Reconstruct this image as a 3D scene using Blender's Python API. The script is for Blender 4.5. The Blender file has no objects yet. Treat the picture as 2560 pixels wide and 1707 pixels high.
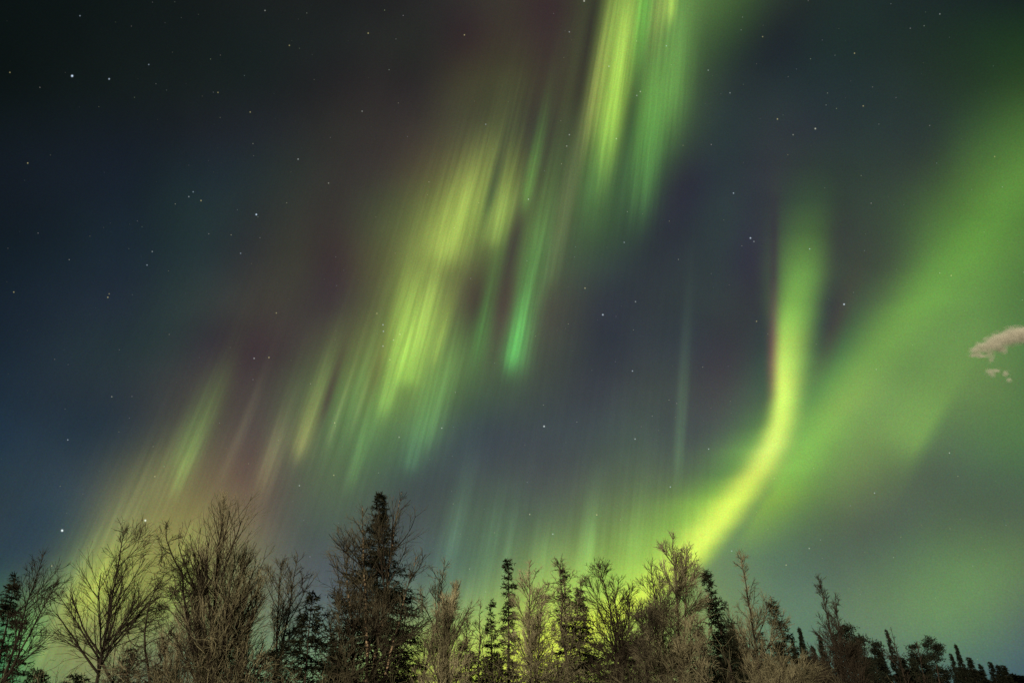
import bpy, math
import numpy as np

scene = bpy.context.scene
C = scene.collection

# ---------------------------------------------------------------- camera
PITCH = math.radians(30.8)                 # aimed up over the trees
LENS = 24.0
F = LENS / 36.0 * 2352.0                   # focal length in 1/2352ths of the frame width
CAM_Z = 1.6
cam = bpy.data.cameras.new("camera")
cam.lens = LENS; cam.sensor_width = 36.0; cam.clip_start = 0.1; cam.clip_end = 20000.0
cam_o = bpy.data.objects.new("camera", cam); C.objects.link(cam_o)
cam_o.location = (0, 0, CAM_Z); cam_o.rotation_euler = (math.pi / 2 + PITCH, 0, 0)
scene.camera = cam_o

# ---------------------------------------------------------------- exposure
scene.view_settings.view_transform = 'Standard'
scene.view_settings.look = 'None'
scene.view_settings.exposure = 0.0
scene.view_settings.gamma = 1.0
scene.cycles.use_denoising = False
scene.cycles.max_bounces = 4
scene.cycles.diffuse_bounces = 2
scene.cycles.volume_bounces = 10
scene.cycles.volume_step_rate = .3

# ---------------------------------------------------------------- sun lamp (low warm light behind the camera)
SUN_E = math.radians(13); SUN_A = math.radians(22)      # elevation, azimuth to the left of straight behind
sun = bpy.data.lights.new("sun", 'SUN'); sun.energy = 2.4; sun.angle = math.radians(0.5); sun.color = (1.0, .87, .62)
sun_o = bpy.data.objects.new("sun", sun); C.objects.link(sun_o)
sun_o.rotation_euler = (math.pi / 2 - SUN_E, 0, -SUN_A)

# ---------------------------------------------------------------- sky: night glow, aurora and stars, all by world direction
SKY_FIELD = [
 [35,67,67,38,72,72,43,79,78,48,87,85,55,95,92,69,106,103,86,117,115,102,125,126,116,128,134,119,130,140,147,139,165,233,221,223,326,336,261,425,395,288,428,318,298,543,704,323,928,1547,517,1157,2118,628,792,1615,466,404,702,347,220,363,264,171,302,267,142,243,251,109,175,213,82,104,183,65,47,160,69,76,153],
 [33,64,65,37,70,70,43,80,80,49,89,88,55,99,97,69,111,110,87,124,124,102,137,137,123,147,148,122,151,151,148,144,167,231,228,232,310,281,258,468,423,296,373,128,288,478,583,275,1041,1704,562,1269,2357,703,658,1464,408,243,326,298,140,213,228,147,281,260,139,247,246,115,210,204,96,179,177,81,138,151,95,196,151],
 [31,62,62,35,68,67,45,82,82,55,94,96,68,111,114,76,123,126,87,138,139,92,155,157,130,184,177,157,204,199,228,244,210,231,307,225,301,74,235,549,498,311,348,154,283,707,936,374,1269,1984,600,771,1543,549,209,416,272,97,58,234,151,285,269,139,281,246,140,253,222,146,292,201,146,373,182,147,453,151,165,461,159],
 [33,64,69,36,68,66,48,86,85,61,106,101,76,129,118,85,140,135,98,155,147,99,168,160,136,160,171,169,140,176,250,214,210,189,147,216,713,699,319,709,852,357,391,145,257,913,1208,442,1171,2445,529,499,837,417,209,260,348,205,354,343,180,327,361,191,323,355,217,368,330,219,397,261,193,397,220,250,553,200,296,682,212],
 [49,88,116,56,99,130,66,111,149,76,124,166,86,131,192,114,151,202,144,165,221,161,180,256,222,234,263,318,328,260,348,319,280,421,354,332,777,848,442,15,15,310,456,232,323,787,1439,423,932,2075,514,446,721,458,200,391,432,346,471,490,259,334,436,242,403,400,230,381,375,214,312,337,379,852,341,677,1578,352,607,1388,330],
 [62,102,155,71,115,179,80,129,205,90,143,230,93,148,265,113,221,267,130,228,338,172,304,317,273,376,306,378,335,307,400,292,351,912,715,397,1252,1202,509,610,592,381,755,751,445,682,1697,548,471,732,487,200,34,401,241,427,459,355,332,502,319,310,440,333,567,424,337,471,402,389,550,393,881,1959,447,1001,2305,461,800,1819,423],
 [62,109,162,70,118,173,82,140,217,96,182,250,108,194,311,156,307,315,205,395,402,249,321,347,416,431,340,403,329,328,656,912,431,1479,1831,515,1814,2527,628,1144,1835,534,695,816,461,650,1503,479,287,325,437,241,247,444,361,671,551,271,173,502,364,288,443,389,570,427,420,719,430,835,1730,479,1268,2860,543,1053,2287,519,837,1827,481],
 [61,130,202,64,143,211,84,170,256,104,213,294,113,215,346,147,285,344,184,339,406,314,282,345,527,594,363,422,152,334,1146,1216,492,1568,1723,573,1011,1133,522,952,1563,554,767,1161,614,381,626,516,273,318,483,328,456,498,311,476,521,260,20,484,370,503,499,463,605,495,496,620,474,1052,2229,576,1396,3195,646,1017,2239,561,782,1733,509],
 [85,164,285,103,186,315,124,215,348,149,239,380,175,242,420,266,471,447,383,528,462,578,526,396,554,559,422,284,95,405,1128,1301,518,1501,1860,603,686,393,456,803,304,462,847,876,616,223,221,491,371,476,508,346,477,499,355,511,472,414,424,483,61,396,492,599,845,558,882,1363,626,1227,2513,709,1313,2784,703,805,1801,563,623,1464,512],
 [87,189,320,99,202,324,135,244,364,180,337,390,196,386,426,262,487,459,286,148,362,453,250,351,461,321,411,1066,1080,574,1946,2525,679,1692,2565,700,961,1597,617,791,933,586,663,848,636,256,363,525,384,468,573,275,397,545,381,322,482,358,486,494,15,689,560,765,1492,680,1251,2468,787,1544,3094,853,1602,2995,834,988,2061,659,669,1561,560],
 [110,246,416,138,272,428,186,310,470,248,386,515,299,411,516,513,507,517,775,673,556,641,525,494,706,877,531,1266,2106,706,1911,3261,765,1405,2336,653,584,1090,559,568,873,585,515,642,629,396,385,602,591,730,658,576,764,625,688,498,655,535,1116,678,381,2355,761,1472,2878,893,1668,3124,891,1653,3033,874,1580,2737,842,935,1748,657,698,1505,586],
 [109,290,541,136,323,572,199,374,558,154,342,549,185,364,584,628,711,599,975,977,638,808,564,622,1090,1299,774,1137,2105,842,1020,2135,852,724,1222,883,377,492,877,506,614,823,524,744,836,565,801,849,732,1137,894,559,631,852,776,994,887,910,2282,861,1416,3666,923,2280,3775,1047,1685,2883,938,1032,1936,814,1012,2072,810,983,2241,707,861,1931,663],
 [165,375,576,228,436,589,307,504,659,349,564,725,1004,1117,740,1641,1641,751,1729,1288,742,1283,697,702,945,1153,794,1035,1592,775,586,915,762,520,673,838,661,873,851,730,919,827,680,718,796,821,1025,809,963,1400,834,921,1188,847,1130,2106,873,1186,2845,830,1620,3146,825,1584,2205,854,963,1393,807,820,1266,777,785,1240,822,768,1316,808,801,1450,763],
 [297,534,687,389,616,741,216,511,802,476,785,850,1954,1918,815,2759,2553,821,2435,1999,837,1532,1184,790,684,987,857,856,1240,845,699,858,824,715,843,822,937,1488,826,836,1366,898,879,1212,847,1388,2065,822,1652,2552,802,1862,2992,788,1958,3580,827,1176,2285,852,1015,1624,825,820,998,760,677,922,772,903,1357,812,882,1284,802,817,1128,766,844,1267,783],
 [215,575,762,257,490,822,206,466,800,1249,1614,787,2681,2933,754,3059,3102,793,2426,2492,861,1553,1662,969,875,1021,1096,775,933,1136,847,1165,1141,737,1130,1188,835,1579,1178,1400,2272,1072,2169,3346,1008,2744,4493,994,2707,4338,939,2628,4304,931,1997,3398,1049,1041,1730,1151,879,1405,1137,1002,1539,1054,1063,1847,1016,1237,2342,997,1346,2563,948,1354,2393,885,1089,1754,890],
 [124,1170,740,572,1516,802,1815,2172,835,2613,2855,796,2824,3306,763,2536,2962,871,2125,2584,999,1735,2132,1144,1196,1477,1393,872,1235,1575,1343,2011,1398,1359,2093,1327,1613,2661,1255,3089,4542,1046,4029,5720,969,4038,5954,1001,3399,4950,1028,2749,3951,1077,1887,2866,1213,1266,2158,1350,1270,2191,1363,1539,2377,1279,1600,2729,1205,1670,3124,1121,1458,2657,1081,1046,1568,1058,809,1085,1052],
 [15,1704,784,429,2122,865,1964,2735,947,2621,2800,959,2022,2372,1021,1580,2093,1159,1735,2510,1281,1865,2841,1425,1648,2729,1674,1830,2920,1724,3465,4665,1254,4394,5512,1005,4526,5667,973,4885,6284,917,4874,6420,914,4405,5874,969,3445,4425,1093,2538,3316,1191,1762,2717,1271,1153,2191,1365,1056,2013,1403,1244,2003,1394,1203,2063,1410,1141,2108,1357,931,1738,1290,642,1103,1252,549,836,1212],
 [15,1967,864,355,2256,964,1498,2565,1061,2049,2402,1116,1475,1820,1230,1168,1753,1367,1540,2522,1480,1929,3298,1613,2135,3736,1756,2900,4478,1641,4956,6492,1123,6351,7714,816,6451,7630,794,5952,7156,834,5253,6515,890,4464,5585,971,3419,4142,1122,2462,3152,1235,1685,2632,1296,1030,2037,1357,797,1665,1407,815,1465,1458,719,1316,1531,626,1215,1519,541,1151,1448,467,1069,1387,446,919,1326],
]
AURORA_RAYS = [
 (1375,197,9.3,218,90,14,14,1113,1290,221),
 (1361,253,9.4,87,60,9,10,369,413,92),
 (1416,211,8.4,188,100,22,16,2562,4148,465),
 (1396,316,8.5,116,50,13,12,557,1118,111),
 (1391,380,8.4,72,40,8,8,229,451,85),
 (1437,70,8.4,116,80,20,18,549,773,104),
 (1475,35,7.6,218,80,12,14,469,2374,179),
 (1409,46,9.1,174,70,14,12,309,721,72),
 (1544,14,5.9,145,25,12,7,2210,3025,361),
 (1514,21,6.7,145,50,15,15,1120,1285,216),
 (1500,281,6.3,174,110,26,32,184,671,85),
 (1549,183,5.4,174,70,25,25,571,1433,225),
 (1482,387,6.4,130,70,25,20,410,1298,199),
 (1451,253,7.5,130,80,14,14,-425,-980,-110),
 (1366,387,8.9,87,80,16,16,95,377,72),
 (1340,176,10.2,218,90,12,10,-274,-428,-83),
 (1342,316,9.6,116,70,10,8,254,215,87),
 (1321,440,9.6,130,90,5,4,229,225,92),
 (1303,457,9.9,130,80,10,8,184,176,92),
 (1282,530,10.1,145,60,9,10,254,292,92),
 (1272,629,9.9,87,26,8,8,206,330,87),
 (1249,645,10.3,87,30,3,3,164,311,87),
 (1196,748,10.9,188,60,19,22,164,828,98),
 (1178,809,11,102,28,12,16,465,3057,511),
 (1208,822,10.5,145,38,16,16,137,451,104),
 (1241,543,10.8,174,80,14,14,176,428,77),
 (1213,436,11.8,102,30,9,8,527,1475,190),
 (1237,350,11.7,116,60,14,12,127,311,63),
 (1159,481,12.7,102,45,18,16,1001,1393,213),
 (1139,539,12.8,72,20,18,12,776,1151,196),
 (1032,543,20,102,45,34,32,1764,2371,342),
 (1020,580,20,44,20,28,26,533,828,122),
 (1081,473,25,130,60,30,28,472,828,110),
 (1114,395,20,116,60,30,22,518,594,117),
 (1126,452,13.5,72,40,9,9,-982,-1165,-146),
 (1180,550,12,58,75,14,14,-400,-923,-89),
 (950,584,20,130,80,30,30,292,377,82),
 (954,707,12,87,80,30,26,1054,1599,209),
 (983,748,10,87,60,20,20,1644,2631,362),
 (925,797,6,102,45,24,22,1334,2524,287),
 (938,863,10,58,16,20,20,774,1611,168),
 (1003,805,14.1,72,24,5,6,884,1204,161),
 (1024,748,14,87,40,9,8,449,705,89),
 (1081,727,13.1,87,60,18,18,-295,-452,-128),
 (1110,748,12.5,102,60,14,14,77,971,80),
 (889,917,15.6,58,28,13,12,1027,1952,285),
 (836,1013,16,72,50,10,11,264,665,152),
 (813,1084,16,58,28,8,8,277,639,155),
 (1003,911,13.7,102,60,24,24,220,577,128),
 (974,984,13.9,87,35,22,22,293,886,178),
 (944,1057,14.1,58,18,13,14,247,736,311),
 (1047,823,13.3,87,50,17,16,193,451,104),
 (704,964,18.3,116,48,12,18,326,533,113),
 (692,1016,18.2,80,26,15,15,1295,1159,265),
 (739,876,18.2,87,40,9,10,220,280,87),
 (631,1028,19.1,123,48,17,17,254,330,116),
 (613,1081,19.1,80,50,17,17,661,589,196),
 (523,1066,20.6,102,40,6,6,281,257,122),
 (564,978,20.4,87,50,6,6,184,176,101),
 (798,887,17.2,87,60,3,3,270,311,104),
 (775,952,17.3,58,40,3,3,270,343,116),
 (760,999,17.3,72,20,7,7,254,356,122),
 (821,899,16.8,87,60,9,9,160,413,116),
 (836,899,16.5,72,50,4,4,292,330,110),
 (816,958,16.6,44,30,5,5,229,311,116),
 (754,911,17.8,72,50,8,8,-351,-990,-156),
 (862,867,16.2,72,50,10,10,-160,-637,-108),
 (445,1003,22.1,116,55,22,20,281,533,110),
 (425,1058,22,72,32,19,16,573,1134,183),
 (410,1113,21.9,58,20,9,9,538,890,173),
 (495,923,21.8,87,50,18,18,72,143,-12),
 (370,1093,30,72,50,33,33,415,451,128),
 (280,1178,35,87,60,35,35,350,377,149),
 (215,1278,35,87,60,22,25,487,577,135),
 (228,1343,30,72,50,28,30,1594,1975,189),
 (182,1373,30,58,40,22,25,1371,1657,117),
 (434,1273,20.7,58,40,25,25,549,828,145),
 (59,1461,24.7,72,50,28,28,402,1460,341),
 (103,1499,25,58,40,14,14,549,623,164),
 (404,1358,20.7,58,40,15,15,549,1201,128),
 (141,1343,30,65,45,22,22,254,577,183),
 (2112,1005,30,87,40,55,14,534,1073,72),
 (2148,1035,30,160,80,14,60,-112,-308,-19),
 (1560,1027,3.9,130,50,9,9,257,571,193),
 (1570,850,3.9,130,90,8,8,87,168,104),
 (1353,1233,7,87,40,13,13,229,508,171),
 (1459,1263,5.2,72,40,14,14,402,828,171),
 (1350,1278,6.9,58,50,13,13,369,884,164),
 (1120,1286,10.5,87,60,12,12,176,413,195),
 (1164,1278,9.8,87,50,9,9,158,345,154),
 (1041,1237,11.9,102,60,15,15,284,608,342),
 (1243,1319,8.5,72,50,20,20,369,828,183),
 (1224,1497,8.4,87,60,50,50,1721,1763,40),
 (1079,1497,10.5,87,60,45,45,724,1133,156),
 (1480,1400,40,58,50,12,35,-269,-208,-24),
 (1640,1300,38,87,60,14,60,-535,-988,101),
 (1890,828,20,116,70,18,18,223,-239,-32),
 (1890,700,10,116,70,24,26,-206,-691,-41),
]
AURORA_BANDS = [
 [(300,1852,60,60,0,0,0),(380,1852,58,58,1,114,-29),(459,1851,55,55,73,432,-15),(533,1848,50,48,365,1054,32),(634,1836,38,48,1227,2894,221),(690,1820,28,46,1681,3556,294),(735,1809,20,42,2508,4897,452),(785,1803,16,36,3857,5861,615),(836,1800,15,32,4800,6994,811),(880,1798,14,28,5634,7029,830),(922,1796,15,25,5777,7810,957),(980,1787,18,25,5425,6138,906),(1033,1767,22,26,4829,4122,836),(1090,1733,27,28,4962,4279,578),(1150,1688,32,30,4330,3566,483),(1209,1642,37,28,4277,3460,437),(1250,1610,42,24,4048,3402,392),(1300,1566,48,26,3192,2691,251),(1360,1495,52,30,3367,3600,41),(1415,1400,60,45,3263,3063,-170),(1500,1290,80,70,1296,881,-8),(1600,1150,90,60,0,0,0)],
 [(830,1800,28,25,0,0,0),(922,1792,38,25,35,-414,-137),(980,1784,50,25,264,388,-142),(1033,1766,62,25,1171,2535,111),(1090,1735,72,26,321,1203,-125),(1150,1688,85,28,1405,3187,-63),(1220,1632,100,28,919,2320,24),(1300,1560,110,28,985,2103,4),(1400,1410,100,30,0,0,0)],
 [(150,2640,55,60,0,0,0),(300,2490,55,60,333,754,124),(430,2352,55,60,182,542,46),(500,2275,55,60,48,323,2),(623,2157,55,60,297,918,32),(705,2095,52,60,543,1527,53),(828,1990,50,60,620,1247,49),(931,1920,46,50,919,1134,34),(1013,1862,36,45,911,1719,80),(1080,1815,25,45,1085,2162,89),(1150,1770,15,50,1108,1664,-90),(1280,1700,15,50,0,0,0)],
 [(380,1779,9,9,0,0,0),(432,1779,9,9,37,9,-3),(533,1780,8,8,-21,-194,-7),(634,1780,9,9,-101,-544,6),(735,1779,9,10,318,-529,169),(836,1778,10,10,797,-585,168),(940,1774,8,8,0,0,0)],
]
# stars: x, y, brightness, tint (0 blue-white, 1 yellow)
STARS = [(165,174,5,0),(250,181,2.5,0),(588,492,4,0),(341,148,1.4,0),(845,76,2,1),(1066,80,2,1),(684,365,2,.3),(574,257,1.5,1),(183,36,1.5,0),
 (608,24,1.5,.4),(664,104,1.5,1),(63,374,2,1),(337,608,1.6,0),(349,577,1.4,.3),(552,581,1.4,0),(433,451,1.5,.2),(461,460,2,1),(443,440,1.4,0),
 (247,682,2,1),(250,674,1,1),(31,670,1.8,1),(754,420,1.3,.5),(634,718,1.4,1),(831,255,1.4,.4),(22,166,1.5,1),(1115,285,1.3,.2),(500,212,1.3,1),
 (865,719,1.6,1),(1341,2,3,.5),(1307,73,1.6,.3),(1530,105,1.6,.1),(1962,122,1.8,1),(1982,243,1.7,1),(1785,273,2.2,1),(1872,295,2.6,.6),
 (1821,309,1.3,.5),(1684,443,2.4,.1),(1723,546,3,.1),(1731,554,1.4,.3),(1859,571,2,.1),(1938,698,4,.1),(1384,722,3,.1),(1459,692,1.6,.3),
 (1433,556,1.4,.1),(2284,359,1.4,1),(2158,32,1.5,.3),(1751,84,1.3,1),(1343,661,2,.9),(2184,632,1.8,1),(1737,737,1.4,1),(1213,457,2.2,.4),
 (1398,152,2,.3),(1626,161,1.4,.3),(1676,213,1.3,.3),(333,1194,5,.4),(142,1217,7,.3),(803,1283,4,.6),(155,1009,2,.1),(583,822,2.2,.3),
 (617,820,2,1),(687,1114,2,.3),(256,910,1.4,.6),(1014,982,2,.4),(766,1090,1.6,1),(768,970,1.8,.9),(916,1003,1.6,.5),(355,1093,1.8,1),
 (1249,978,4,.3),(1458,1007,2.2,.2),(1452,851,2.2,.1),(1627,1030,2,.3),(1370,1181,2.2,1),(1269,1225,2.2,.2),(1216,1180,2,.8),(1858,1258,1.8,.5),
 (1805,1296,1.6,1),(2008,1131,1.8,.2),(2180,1039,2,.4),(1539,1117,2,.1),(1680,1264,1.6,.2),(1307,309,1.8,.4),(1301,335,1.6,.5),(1470,210,2,.6),
 (1462,219,1.6,.4),(1415,318,2,.6),(118,1298,2,1),(879,745,2.2,.1),(880,760,2,.0),(879,794,2,.3),(903,780,1.8,.7),(918,767,1.6,.7),(895,825,1.5,.9)]

def build_sky():
    w = bpy.data.worlds.new("World"); scene.world = w; w.use_nodes = True
    nt = w.node_tree; nt.nodes.clear()
    N = nt.nodes.new; L = nt.links.new
    def put(sock, v):
        if isinstance(v, bpy.types.NodeSocket): L(v, sock)
        elif v is not None: sock.default_value = v
    def M(op, a, b=None, c=None):
        n = N('ShaderNodeMath'); n.operation = op
        for k, v in enumerate((a, b, c)):
            if v is not None: put(n.inputs[k], v)
        return n.outputs[0]
    def V(op, a, b=None, c=None):
        n = N('ShaderNodeVectorMath'); n.operation = op
        for k, v in enumerate((a, b, c)):
            if v is not None: put(n.inputs[k], v)
        return n.outputs['Value'] if op in ('DOT_PRODUCT', 'LENGTH', 'DISTANCE') else n.outputs['Vector']
    def XYZ(x, y, z):
        n = N('ShaderNodeCombineXYZ')
        put(n.inputs[0], x); put(n.inputs[1], y); put(n.inputs[2], z)
        return n.outputs[0]
    def ramp(fac, stops, mode):
        n = N('ShaderNodeValToRGB'); cr = n.color_ramp; cr.interpolation = mode
        cr.elements[0].position = stops[0][0]; cr.elements[1].position = stops[-1][0]
        for p, _ in stops[1:-1]: cr.elements.new(p)
        for e, (p, c) in zip(cr.elements, stops): e.position = p; e.color = (*c, 1)
        L(fac, n.inputs[0]); return n.outputs[0]
    def ADD(acc, col, w, mode='ADD'):        # acc + w * col, on colour sockets throughout
        if mode == 'ADD' and not isinstance(col, bpy.types.NodeSocket) and min(col) < 0:
            acc = ADD(acc, [max(0, -c) for c in col], w, 'SUBTRACT')
            if max(col) <= 0: return acc
            col = [max(0, c) for c in col]
        n = N('ShaderNodeMix'); n.data_type = 'RGBA'; n.blend_type = mode; n.clamp_factor = False; n.clamp_result = False
        put(n.inputs[0], w)
        for k, v in ((6, acc), (7, col)): put(n.inputs[k], v if isinstance(v, bpy.types.NodeSocket) else (*v, 1.0))
        return n.outputs[2]
    tc = N('ShaderNodeTexCoord'); d = V('ADD', tc.outputs['Generated'], (0, 0, 0))
    sp, cp = math.sin(PITCH), math.cos(PITCH)
    # gnomonic sky chart centred on the direction (0, cos, sin): straight lines on it are great circles
    fwd = M('MAXIMUM', V('DOT_PRODUCT', d, (0, cp, sp)), .02)
    X = M('MULTIPLY_ADD', M('DIVIDE', V('DOT_PRODUCT', d, (1, 0, 0)), fwd), F, 1176.0)
    Y = M('MULTIPLY_ADD', M('DIVIDE', V('DOT_PRODUCT', d, (0, -sp, cp)), fwd), -F, 784.0)
    P = XYZ(X, Y, 1.0)
    front = M('SMOOTH_MIN', M('MULTIPLY', M('MAXIMUM', M('SUBTRACT', V('DOT_PRODUCT', d, (0, cp, sp)), .1), 0.0), 4.0), 1.0, .2)
    # broad glow: rows of colour stops blended by a smooth kernel
    SG = .62
    xf = M('MULTIPLY_ADD', X, 1 / (26 * 98.0), 98.0 / (26 * 98.0))
    yc = M('MINIMUM', M('MAXIMUM', Y, -100.0), 1600.0)
    acc = (0.0, 0.0, 0.0)
    for j, row in enumerate(SKY_FIELD):
        k = 1e-4 / (math.sqrt(2 * math.pi) * SG)
        st = [(i / 26.0, (row[3*i]*k, row[3*i+1]*k, row[3*i+2]*k)) for i in range(27)]
        t = M('MULTIPLY_ADD', yc, .01, -(j - 1.0))
        wgt = M('POWER', math.exp(-1 / (2 * SG * SG)), M('MULTIPLY', t, t))
        acc = ADD(acc, ramp(xf, st, 'B_SPLINE'), wgt)
    # aurora bands: centre line, left and right half widths and colour against height on the chart
    for band in AURORA_BANDS:
        y0, y1 = band[0][0], band[-1][0]
        f = M('DIVIDE', M('SUBTRACT', Y, y0), y1 - y0)
        pos = [(b[0] - y0) / (y1 - y0) for b in band]
        shp = N('ShaderNodeSeparateColor')
        L(ramp(f, [(p, ((b[1] - 1000) / 2000, b[2] / 200, b[3] / 200)) for p, b in zip(pos, band)], 'CARDINAL'), shp.inputs[0])
        v = M('SUBTRACT', X, M('MULTIPLY_ADD', shp.outputs[0], 2000.0, 1000.0))
        v = M('MAXIMUM', M('DIVIDE', v, M('MULTIPLY', shp.outputs[2], 200.0)), M('DIVIDE', v, M('MULTIPLY', shp.outputs[1], -200.0)))
        wgt = M('POWER', .607, M('MULTIPLY', v, v))
        colr = ramp(f, [(p, (b[4]*1e-4 + .2, b[5]*1e-4 + .2, b[6]*1e-4 + .2)) for p, b in zip(pos, band)], 'LINEAR')
        acc = ADD(ADD(acc, colr, wgt), (-.2, -.2, -.2), wgt)
    # aurora rays
    rays = (0.0, 0.0, 0.0)
    for (x, y, ang, su, sd, wl, wr, r, g, b) in AURORA_RAYS:
        a = math.radians(ang); dx, dy = math.sin(a), -math.cos(a)
        u = V('DOT_PRODUCT', P, (dx / su, dy / su, -(x*dx + y*dy) / su))
        v = V('DOT_PRODUCT', P, (-dy / wr, dx / wr, -(-x*dy + y*dx) / wr))
        u = M('MAXIMUM', u, M('MULTIPLY', u, -su / sd))
        if wl == wr: r2 = M('MULTIPLY_ADD', u, u, M('MULTIPLY', v, v))
        else:
            v = M('MAXIMUM', v, M('MULTIPLY', v, -wr / wl)); r2 = M('MULTIPLY_ADD', u, u, M('MULTIPLY', v, v))
        rays = ADD(rays, (r*1e-4, g*1e-4, b*1e-4), M('POWER', .607, r2))
    # fine fluting along the field lines
    phi = M('DIVIDE', M('SUBTRACT', X, 1785.0), M('ADD', Y, 2300.0))
    nz = N('ShaderNodeTexNoise'); nz.noise_dimensions = '2D'; nz.inputs['Scale'].default_value = 1.0; nz.inputs['Detail'].default_value = 3.0
    L(XYZ(M('MULTIPLY', phi, 260.0), M('MULTIPLY', Y, .0035), 0.0), nz.inputs['Vector'])
    fa = M('MULTIPLY', M('MINIMUM', M('MAXIMUM', M('MULTIPLY_ADD', X, -.005, 8.5), 0.0), 1.0), .85)     # fades out towards the quiet right-hand arcs
    flute = M('MULTIPLY_ADD', M('SUBTRACT', nz.outputs[0], .5), fa, 1.0)
    acc = V('ADD', V('MULTIPLY', rays, flute), acc)
    gs = N('ShaderNodeSeparateColor'); L(acc, gs.inputs[0])
    fb = M('MULTIPLY', fa, M('MULTIPLY_ADD', M('MINIMUM', M('MULTIPLY', gs.outputs[1], 5.0), 1.0), .36, .04))    # only where the aurora glows
    acc = V('MULTIPLY', acc, M('MULTIPLY_ADD', M('SUBTRACT', nz.outputs[0], .5), fb, 1.0))
    # broad patches in the glow
    nb = N('ShaderNodeTexNoise'); nb.inputs['Scale'].default_value = 9.0; nb.inputs['Detail'].default_value = 3.0
    L(d, nb.inputs['Vector'])
    acc = V('MULTIPLY', acc, M('MULTIPLY_ADD', nb.outputs[0], .40, .80))
    # fine grain like sensor noise, multiplied into the sky colour
    nf = N('ShaderNodeTexNoise'); nf.inputs['Scale'].default_value = 620.0; nf.inputs['Detail'].default_value = 1.0
    L(d, nf.inputs['Vector'])
    acc = V('MULTIPLY', acc, V('MULTIPLY_ADD', nf.outputs['Color'], (.58, .50, .66), (.71, .75, .67)))
    # stars
    st = (0.0, 0.0, 0.0)
    for (x, y, b, t) in STARS:
        q = V('SUBTRACT', P, (x + .7, y + .7, 1.0))
        s = .26 if b > 4.5 else .45 if b > 2.4 else .7
        st = ADD(st, (b*.23*(.72 + .28*t), b*.23*.9, b*.23*(1.1 - .7*t)), M('POWER', math.exp(-s), V('DOT_PRODUCT', q, q)))
    vo = N('ShaderNodeTexVoronoi'); vo.inputs['Scale'].default_value = 85.0; L(d, vo.inputs['Vector'])
    fs = M('SUBTRACT', 1.0, M('DIVIDE', vo.outputs['Distance'], .07))
    fs = M('MAXIMUM', fs, 0.0)
    sc = N('ShaderNodeSeparateColor'); L(vo.outputs['Color'], sc.inputs[0])
    fs = M('MULTIPLY', fs, M('MULTIPLY', M('POWER', sc.outputs[0], 2.5), .38))
    st = V('MULTIPLY_ADD', XYZ(M('MULTIPLY_ADD', sc.outputs[1], .35, .65), .85, M('MULTIPLY_ADD', sc.outputs[2], .6, .4)), fs, st)
    acc = V('ADD', V('MAXIMUM', acc, (.0012, .0018, .002)), st)
    back = (.006, .009, .012)
    mix = V('MULTIPLY_ADD', V('SUBTRACT', acc, back), front, back)
    bg = N('ShaderNodeBackground'); L(mix, bg.inputs[0]); bg.inputs[1].default_value = 1.0
    out = N('ShaderNodeOutputWorld'); L(bg.outputs[0], out.inputs[0])
    w.cycles.sampling_method = 'MANUAL'; w.cycles.sample_map_resolution = 512
build_sky()

# ---------------------------------------------------------------- materials
def material(name, build):
    m = bpy.data.materials.new(name); m.use_nodes = True
    nt = m.node_tree; nt.nodes.clear(); build(nt, nt.nodes.new, nt.links.new)
    return m
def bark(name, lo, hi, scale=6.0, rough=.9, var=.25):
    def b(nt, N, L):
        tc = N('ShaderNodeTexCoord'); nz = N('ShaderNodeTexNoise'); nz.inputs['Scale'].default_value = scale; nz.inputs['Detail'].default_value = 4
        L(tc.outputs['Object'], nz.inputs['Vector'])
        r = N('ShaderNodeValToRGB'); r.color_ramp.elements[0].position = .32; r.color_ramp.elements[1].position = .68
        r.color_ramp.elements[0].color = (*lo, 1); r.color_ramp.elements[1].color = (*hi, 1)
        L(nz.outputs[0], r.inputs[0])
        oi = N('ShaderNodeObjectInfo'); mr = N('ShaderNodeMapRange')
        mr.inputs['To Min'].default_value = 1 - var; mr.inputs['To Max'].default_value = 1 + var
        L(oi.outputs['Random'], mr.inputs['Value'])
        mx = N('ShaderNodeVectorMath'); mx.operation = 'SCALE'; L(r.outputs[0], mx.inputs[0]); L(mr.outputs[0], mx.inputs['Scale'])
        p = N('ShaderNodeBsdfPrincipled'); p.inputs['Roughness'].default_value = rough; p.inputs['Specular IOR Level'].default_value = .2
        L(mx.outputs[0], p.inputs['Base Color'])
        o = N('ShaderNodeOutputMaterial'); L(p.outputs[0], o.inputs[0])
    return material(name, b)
def birch_bark(name):
    def b(nt, N, L):
        tc = N('ShaderNodeTexCoord'); mp = N('ShaderNodeMapping'); mp.inputs['Scale'].default_value = (3, 3, 9)
        L(tc.outputs['Object'], mp.inputs['Vector'])
        nz = N('ShaderNodeTexNoise'); nz.inputs['Scale'].default_value = 1.3; nz.inputs['Detail'].default_value = 5; L(mp.outputs[0], nz.inputs['Vector'])
        r = N('ShaderNodeValToRGB'); e = r.color_ramp.elements
        e[0].position = .49; e[0].color = (.03, .022, .018, 1); e[1].position = .56; e[1].color = (.50, .37, .24, 1)  # pale birch patches that also paint in the lit strips on the trunks
        L(nz.outputs[0], r.inputs[0])
        p = N('ShaderNodeBsdfPrincipled'); p.inputs['Roughness'].default_value = .8; p.inputs['Specular IOR Level'].default_value = .2
        L(r.outputs[0], p.inputs['Base Color'])
        o = N('ShaderNodeOutputMaterial'); L(p.outputs[0], o.inputs[0])
    return material(name, b)
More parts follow.
